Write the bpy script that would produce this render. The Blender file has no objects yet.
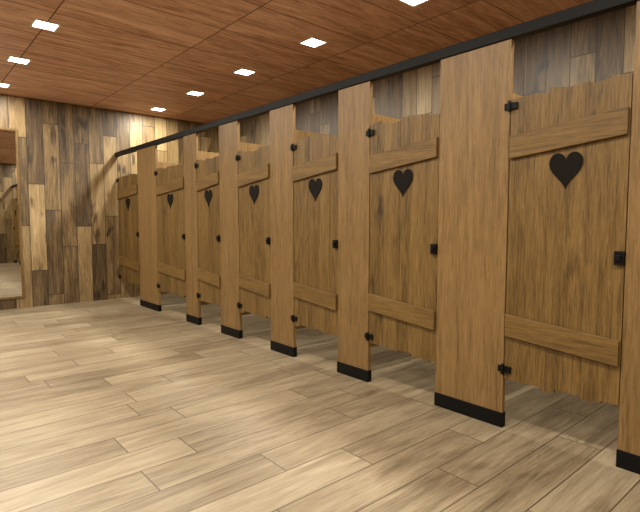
import bpy, math, random
from mathutils import Vector
random.seed(11)
sc=bpy.context.scene
try: sc.view_settings.view_transform='Standard'
except Exception: pass

def lin(c):
    r=[]
    for v in c:
        v=v/255.0
        r.append(v/12.92 if v<=0.04045 else ((v+0.055)/1.055)**2.4)
    return (r[0],r[1],r[2],1.0)

class NB:
    def __init__(s,name):
        s.m=bpy.data.materials.new(name); s.m.use_nodes=True
        s.t=s.m.node_tree; s.n=s.t.nodes; s.l=s.t.links
        s.b=s.n['Principled BSDF']
    def put(s,sock,v):
        if isinstance(v,(int,float,tuple)): sock.default_value=v
        else: s.l.new(v,sock)
    def math(s,op,a,b=0.0,c=None):
        n=s.n.new('ShaderNodeMath'); n.operation=op
        s.put(n.inputs[0],a); s.put(n.inputs[1],b)
        if c is not None: s.put(n.inputs[2],c)
        return n.outputs[0]
    def vmath(s,op,a,b):
        n=s.n.new('ShaderNodeVectorMath'); n.operation=op
        s.put(n.inputs[0],a); s.put(n.inputs[1],b); return n.outputs[0]
    def comb(s,x,y,z):
        n=s.n.new('ShaderNodeCombineXYZ')
        for i,v in enumerate((x,y,z)): s.put(n.inputs[i],v)
        return n.outputs[0]
    def pos(s):
        g=s.n.new('ShaderNodeNewGeometry'); p=s.n.new('ShaderNodeSeparateXYZ')
        s.l.new(g.outputs['Position'],p.inputs[0]); return g.outputs['Position'],p.outputs
    def noise(s,vec,scale,detail=4,rough=.55,dist=0.0):
        n=s.n.new('ShaderNodeTexNoise'); s.l.new(vec,n.inputs['Vector'])
        n.inputs['Scale'].default_value=scale; n.inputs['Detail'].default_value=detail
        n.inputs['Roughness'].default_value=rough; n.inputs['Distortion'].default_value=dist
        return n.outputs['Fac']
    def ramp(s,f,stops):
        n=s.n.new('ShaderNodeValToRGB'); s.l.new(f,n.inputs[0]); e=n.color_ramp.elements
        while len(e)<len(stops): e.new(0.5)
        for i,(p,c) in enumerate(stops):
            e[i].position=p; e[i].color=lin(c) if len(c)==3 else c
        return n.outputs[0]
    def mix(s,f,a,b,mode='MIX'):
        n=s.n.new('ShaderNodeMix'); n.data_type='RGBA'; n.blend_type=mode
        s.put(n.inputs[0],f); s.put(n.inputs[6],a); s.put(n.inputs[7],b); return n.outputs[2]
    def bump(s,h,st,d=.01):
        n=s.n.new('ShaderNodeBump'); n.inputs['Strength'].default_value=st; n.inputs['Distance'].default_value=d
        s.l.new(h,n.inputs['Height']); s.l.new(n.outputs[0],s.b.inputs['Normal'])

def plank_mat(name,across,along,w,L,stops,seam,sw,rough,var=.5,gmul=1.0,stagger=1.0,contrast=1.6,ou=0.0,ov=0.0,spec=.5,fine=.55,fs=70.0,knots=0.0):
    k=NB(name); P,p=k.pos()
    third=({0,1,2}-{across,along}).pop()
    u=k.math('DIVIDE',k.math('ADD',p[across],ou+50*w),w); col=k.math('FLOOR',u); fu=k.math('FRACT',u)
    wn=k.n.new('ShaderNodeTexWhiteNoise'); wn.noise_dimensions='1D'; k.l.new(col,wn.inputs['W'])
    v=k.math('ADD',k.math('DIVIDE',k.math('ADD',p[along],ov+50*L),L),k.math('MULTIPLY',wn.outputs['Value'],stagger))
    row=k.math('FLOOR',v); fv=k.math('FRACT',v)
    w2=k.n.new('ShaderNodeTexWhiteNoise'); w2.noise_dimensions='3D'; k.l.new(k.comb(col,row,3.3),w2.inputs['Vector'])
    off=k.vmath('MULTIPLY',w2.outputs['Color'],(40.0,40.0,40.0))
    base=k.vmath('ADD',k.comb(k.math('MULTIPLY',p[across],8.0*gmul),k.math('MULTIPLY',p[along],.9*gmul),k.math('MULTIPLY',p[third],8.0)),off)
    n1=k.noise(base,1.0,6,.65,1.4)
    base2=k.vmath('ADD',k.comb(k.math('MULTIPLY',p[across],fs*gmul),k.math('MULTIPLY',p[along],3.5*gmul),p[third]),off)
    n2=k.noise(base2,1.0,4,.7,.6)
    f=k.math('ADD',k.math('MULTIPLY',k.math('SUBTRACT',n1,.5),contrast),k.math('MULTIPLY',k.math('SUBTRACT',n2,.5),contrast*fine))
    f=k.math('ADD',f,k.math('MULTIPLY',k.math('SUBTRACT',w2.outputs['Value'],.5),var))
    f=k.math('ADD',f,.5)
    if knots>0:
        kb=k.vmath('ADD',k.comb(k.math('MULTIPLY',p[across],7.0),k.math('MULTIPLY',p[along],2.2),k.math('MULTIPLY',p[third],7.0)),off)
        n3=k.noise(kb,1.0,2,.5,.3)
        kk=k.math('MULTIPLY',k.math('MAXIMUM',k.math('SUBTRACT',n3,.62),0.0),knots*6.0)
        f=k.math('SUBTRACT',f,kk)
    c=k.ramp(f,stops)
    du=k.math('MULTIPLY',k.math('MINIMUM',fu,k.math('SUBTRACT',1.0,fu)),w)
    dv=k.math('MULTIPLY',k.math('MINIMUM',fv,k.math('SUBTRACT',1.0,fv)),L)
    d=k.math('MINIMUM',du,dv)
    sm=k.math('LESS_THAN',d,sw)
    c=k.mix(sm,c,lin(seam))
    k.put(k.b.inputs['Base Color'],c)
    k.b.inputs['Specular IOR Level'].default_value=spec
    k.put(k.b.inputs['Roughness'],k.math('ADD',rough,k.math('MULTIPLY',n2,.15)))
    h=k.math('SUBTRACT',k.math('MULTIPLY',n2,.15),sm)
    k.bump(h,.35,.003)
    return k.m

def wood_mat(name,along,stops,rough=.45,contrast=1.4,g=1.0,spec=.4,boards=0.0,knots=0.0):
    k=NB(name); P,p=k.pos()
    oi=k.n.new('ShaderNodeObjectInfo')
    r=k.math('MULTIPLY',oi.outputs['Random'],37.0)
    s1=[14.0*g]*3; s1[along]=1.0*g
    s2=[130.0*g]*3; s2[along]=7.0*g
    v1=k.vmath('ADD',k.vmath('MULTIPLY',P,tuple(s1)),k.comb(r,r,r))
    v2=k.vmath('ADD',k.vmath('MULTIPLY',P,tuple(s2)),k.comb(r,r,r))
    n1=k.noise(v1,1.0,6,.65,1.6); n2=k.noise(v2,1.0,4,.75,.5)
    f=k.math('ADD',k.math('MULTIPLY',k.math('SUBTRACT',n1,.5),contrast*.75),k.math('MULTIPLY',k.math('SUBTRACT',n2,.5),contrast*1.1))
    f=k.math('ADD',f,.5)
    if boards>0:
        w=k.n.new('ShaderNodeTexWhiteNoise'); w.noise_dimensions='1D'
        k.l.new(k.math('FLOOR',k.math('DIVIDE',p[1],boards)),w.inputs['W'])
        f=k.math('ADD',f,k.math('MULTIPLY',k.math('SUBTRACT',w.outputs['Value'],.5),.2))
    if knots>0:
        s3=[9.0]*3; s3[along]=2.4
        n3=k.noise(k.vmath('ADD',k.vmath('MULTIPLY',P,tuple(s3)),k.comb(r,r,r)),1.0,2,.5,.4)
        f=k.math('SUBTRACT',f,k.math('MULTIPLY',k.math('MAXIMUM',k.math('SUBTRACT',n3,.66),0.0),knots*6.0))
    f=k.math('ADD',f,k.math('MULTIPLY',k.math('SUBTRACT',oi.outputs['Random'],.5),.08))
    k.put(k.b.inputs['Base Color'],k.ramp(f,stops))
    k.b.inputs['Roughness'].default_value=rough; k.b.inputs['Specular IOR Level'].default_value=spec
    k.bump(n2,.15,.002)
    return k.m

def plain(name,c,rough=.5,metal=0.0,em=None,es=0,spec=.5):
    k=NB(name); P,p=k.pos()
    n=k.noise(P,25.0,3)
    col=k.mix(n,tuple(list(x*.85 for x in lin(c)[:3])+[1.0]),lin(c))
    k.put(k.b.inputs['Base Color'],col)
    k.b.inputs['Specular IOR Level'].default_value=spec
    k.b.inputs['Roughness'].default_value=rough; k.b.inputs['Metallic'].default_value=metal
    if em: k.b.inputs['Emission Color'].default_value=lin(em); k.b.inputs['Emission Strength'].default_value=es
    return k.m

STW=[(0.0,(50,37,23)),(.28,(92,72,45)),(.52,(128,104,67)),(.78,(156,131,90)),(1.0,(180,156,114))]
M_wallY=plank_mat('wood_tile_wall_a',0,2,.2,1.2,STW,(40,29,18),.004,.4,var=.72,contrast=1.1,fine=.9,knots=.8,gmul=1.1)
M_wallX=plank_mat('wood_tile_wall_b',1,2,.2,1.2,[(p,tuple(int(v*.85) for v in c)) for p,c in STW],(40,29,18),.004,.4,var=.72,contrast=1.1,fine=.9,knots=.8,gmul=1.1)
M_floor=plank_mat('wood_tile_floor',1,0,.225,1.2,[(0.0,(98,83,63)),(.3,(130,114,90)),(.55,(152,136,110)),(.8,(168,152,126)),(1.0,(184,169,143))],(86,71,53),.003,.3,var=.34,contrast=1.25,spec=.5,fine=.8,knots=.3,gmul=1.15,fs=75)
M_ceil=plank_mat('wood_panel_ceiling',1,0,.6,1.2,[(0.0,(150,106,84)),(.35,(196,150,124)),(.6,(222,178,152)),(.85,(236,198,172)),(1.0,(243,210,186))],(88,60,48),.005,.5,var=.14,gmul=1.25,stagger=0.0,contrast=1.7,spec=.25,ou=.3,ov=.15,fine=1.0)
STD=[(0.0,(54,39,18)),(.3,(90,68,33)),(.55,(115,88,46)),(.8,(132,103,57)),(1.0,(146,117,69))]
STP=[(0.0,(80,60,33)),(.3,(112,86,49)),(.55,(132,102,61)),(.8,(145,115,71)),(1.0,(157,127,82))]
M_door=wood_mat('oak_door_laminate',2,STD,contrast=1.4,boards=.115,knots=.5)
M_pil=wood_mat('oak_pilaster_laminate',2,STP,contrast=1.35)
M_bat=wood_mat('oak_batten_laminate',1,[(p,(c[0]+4,c[1]+3,c[2]+2)) for p,c in STD],contrast=1.1)
M_black=plain('black_powdercoat_metal',(10,9,8),.55,0,spec=.2)
M_heart=plain('dark_heart_inlay',(22,16,12),.6,spec=.12)
M_white=plain('downlight_trim_white',(235,232,225),.4)
M_lamp=plain('downlight_diffuser',(255,250,240),.4,0,(255,247,230),9)
M_mir=plain('mirror_glass',(225,225,220),.01,1.0)

def mesh(name,verts,faces,mat,parent=None):
    me=bpy.data.meshes.new(name)
    c=Vector((sum(v[0] for v in verts)/len(verts),sum(v[1] for v in verts)/len(verts),sum(v[2] for v in verts)/len(verts)))
    me.from_pydata([Vector(v)-c for v in verts],[],faces)
    me.materials.append(mat); me.update()
    o=bpy.data.objects.new(name,me); sc.collection.objects.link(o)
    if parent is not None:
        o.parent=parent; o.location=c-parent.location
    else: o.location=c
    import bmesh
    bm=bmesh.new(); bm.from_mesh(me); bmesh.ops.recalc_face_normals(bm,faces=bm.faces); bm.to_mesh(me); bm.free()
    return o
BF=[(0,1,2,3),(4,7,6,5),(0,4,5,1),(1,5,6,2),(2,6,7,3),(3,7,4,0)]
def boxv(x0,x1,y0,y1,z0,z1):
    return [(x0,y0,z0),(x1,y0,z0),(x1,y1,z0),(x0,y1,z0),(x0,y0,z1),(x1,y0,z1),(x1,y1,z1),(x0,y1,z1)]
def box(name,x0,x1,y0,y1,z0,z1,mat,parent=None,bev=0.0):
    o=mesh(name,boxv(x0,x1,y0,y1,z0,z1),BF,mat,parent)
    if bev>0:
        b=o.modifiers.new('bevel','BEVEL'); b.width=bev; b.segments=2
    return o
def multibox(name,boxes,mat,parent=None,bev=0.0):
    V=[];F=[]
    for b in boxes:
        n=len(V); V+=boxv(*b); F+=[tuple(i+n for i in f) for f in BF]
    o=mesh(name,V,F,mat,parent)
    if bev>0:
        m=o.modifiers.new('bevel','BEVEL'); m.width=bev; m.segments=2
    return o
def empty(name,loc):
    e=bpy.data.objects.new(name,None); e.location=loc; e.empty_display_size=.1
    sc.collection.objects.link(e); bpy.context.view_layer.update(); return e

# ---- room shell ----
H=2.87; YB=7.73; YF=-1.2; XL=-2.6; XR=4.33; D=2.58
box('floor',XL-.1,XR+.1,YF-.1,YB+.1,-.1,0,M_floor)
box('ceiling',XL-.1,XR+.1,YF-.1,YB+.1,H,H+.1,M_ceil)
box('wall_back',XL-.1,XR+.1,YB,YB+.1,0,H,M_wallY)
box('wall_front',XL-.1,XR+.1,YF-.1,YF,0,H,M_wallY)
box('wall_right',XR,XR+.1,YF,YB,0,H,M_wallX)
box('wall_left',XL-.1,XL,YF,YB,0,H,M_wallX)

# ---- stalls ----
RZ=2.175
pil=[(-1.17,-1.03),(-.43,-.1),(.46,.79),(1.385,1.845),(2.44,2.766),(3.33,3.67),(4.22,4.585),(5.10,5.41),(6.23,6.87)]
for (a,b) in pil:
    e=empty('stall_pilaster',(D,(a+b)/2,0))
    box('panel',D,D+.03,a,b,.085,RZ,M_pil,e,.0015)
    box('plinth_shoe',D-.006,D+.036,a-.003,b+.003,0,.085,M_black,e,.002)
box('stall_headrail',D-.012,D+.042,YF+.004,YB-.004,RZ,RZ+.06,M_black,None,.003)
for i,(a,b) in enumerate(pil[1:]):
    c=(a+b)/2
    box('stall_partition',D+.032,XR-.004,c-.012,c+.012,.2,2.0,M_pil)

def heart(name,y,z,w,h,x,parent):
    pts=[]
    N=48
    for i in range(N):
        t=2*math.pi*i/N
        px=16*math.sin(t)**3; pz=13*math.cos(t)-5*math.cos(2*t)-2*math.cos(3*t)-math.cos(4*t)
        pts.append((px/32*w,(pz+2.5)/29*h))
    V=[(x,y+a,z+b) for a,b in pts]+[(x+.006,y+a,z+b) for a,b in pts]
    F=[tuple(range(N)),tuple(range(2*N-1,N-1,-1))]+[(i,(i+1)%N,N+(i+1)%N,N+i) for i in range(N)]
    return mesh(name,V,F,M_heart,parent)

def door(y0,y1,e_name='stall_door'):
    g=.006; y0+=g; y1-=g
    e=empty(e_name,(D,(y0+y1)/2,.3))
    W=y1-y0; n=max(5,round(W/.095))
    ed=[y0+W*i/n+(random.uniform(-.02,.02) if 0<i<n else 0) for i in range(n+1)]
    V=[];F=[]
    for i in range(n):
        a,b=ed[i],ed[i+1]
        dx=random.choice([0,.001,.002])
        t0=1.862+random.uniform(-.013,.014); b0=.285+random.uniform(-.012,.012)
        sl=random.uniform(-.008,.008); sb=random.uniform(-.006,.006)
        prof=[(a,b0-sb),(b,b0+sb),(b,t0+sl),(a,t0-sl)]; k=len(V); K=len(prof)
        x0=D+.004+dx; x1=D+.026
        V+=[(x0,p[0],p[1]) for p in prof]+[(x1,p[0],p[1]) for p in prof]
        F+=[tuple(k+q for q in range(K)),tuple(k+2*K-1-q for q in range(K))]
        F+=[(k+q,k+(q+1)%K,k+K+(q+1)%K,k+K+q) for q in range(K)]
    mesh('door_boards',V,F,M_door,e)
    for nm,za,zb in (('batten_upper',1.645,1.585),('batten_lower',.55,.60)):
        a=y0+.004;b=y1-.004;h=.062; x0=D-.016;x1=D+.004
        V=[(x0,a,za-h),(x1,a,za-h),(x1,b,zb-h),(x0,b,zb-h),(x0,a,za+h),(x1,a,za+h),(x1,b,zb+h),(x0,b,zb+h)]
        o=mesh(nm,V,BF,M_bat,e); m=o.modifiers.new('bevel','BEVEL'); m.width=.003; m.segments=2
    c=(y0+y1)/2
    heart('heart_inlay',c-.01,1.437,.165,.185,D-.002,e)
    multibox('latch',[(D-.016,D+.004,y0-.004,y0+.04,.975,1.04),(D-.028,D-.014,y0+.008,y0+.030,.993,1.022)],M_black,e,.003)
    for nm,z in (('hinge_top',1.81),('hinge_bottom',.345)):
        multibox(nm,[(D-.010,D+.004,y1-.04,y1-.002,z-.018,z+.018),(D-.010,D-.0005,y1+.008,y1+.034,z-.018,z+.018),(D-.018,D-.004,y1-.004,y1+.010,z-.03,z+.03)],M_black,e,.002)
for i in range(len(pil)-1):
    door(pil[i][1],pil[i+1][0])
door(6.87,7.69)

# ---- mirror ----
e=empty('wall_mirror',(0,YB,.2))
box('glass',-.9,1.27,YB-.014,YB-.002,.17,2.40,M_mir,e)
M_fr=wood_mat('mirror_frame_wood',2,STD)
box('frame_right',1.27,1.30,YB-.022,YB,.14,2.43,M_fr,e,.002)
box('frame_left',-.93,-.9,YB-.022,YB,.14,2.43,M_fr,e,.002)
box('frame_top',-.9,1.27,YB-.022,YB,2.40,2.43,M_fr,e,.002)
box('frame_bottom',-.9,1.27,YB-.022,YB,.14,.17,M_fr,e,.002)

# ---- downlights ----
for X in (-.95,1.05,3.05):
    for j in range(-1,7):
        Y=1.2*(j)+.02
        if j==-1: Y=-1.0
        e=empty('ceiling_downlight',(X,Y,H))
        r=.085;q=.10
        multibox('trim_ring',[(X-q,X+q,Y-q,Y-r,H-.008,H),(X-q,X+q,Y+r,Y+q,H-.008,H),(X-q,X-r,Y-r,Y+r,H-.008,H),(X+r,X+q,Y-r,Y+r,H-.008,H)],M_white,e)
        box('diffuser',X-r,X+r,Y-r,Y+r,H-.004,H,M_lamp,e)
        ld=bpy.data.lights.new('lamp','AREA'); ld.shape='SQUARE'; ld.size=.16; ld.energy=29 if X>2 else 22; ld.color=(1,.955,.84)
        lo=bpy.data.objects.new('lamp',ld); sc.collection.objects.link(lo); lo.parent=e; lo.location=(0,0,-.012)

w=bpy.data.worlds.new('w'); sc.world=w; w.use_nodes=True
w.node_tree.nodes['Background'].inputs[0].default_value=(1,.93,.82,1); w.node_tree.nodes['Background'].inputs[1].default_value=.2

cd=bpy.data.cameras.new('camera'); cam=bpy.data.objects.new('camera',cd); sc.collection.objects.link(cam)
cd.sensor_width=36; cd.lens=489/640*36; cd.clip_start=.02
cam.location=(0,0,1.175); cam.rotation_euler=(math.radians(90-3.92),0,math.radians(-40.9))
sc.camera=cam
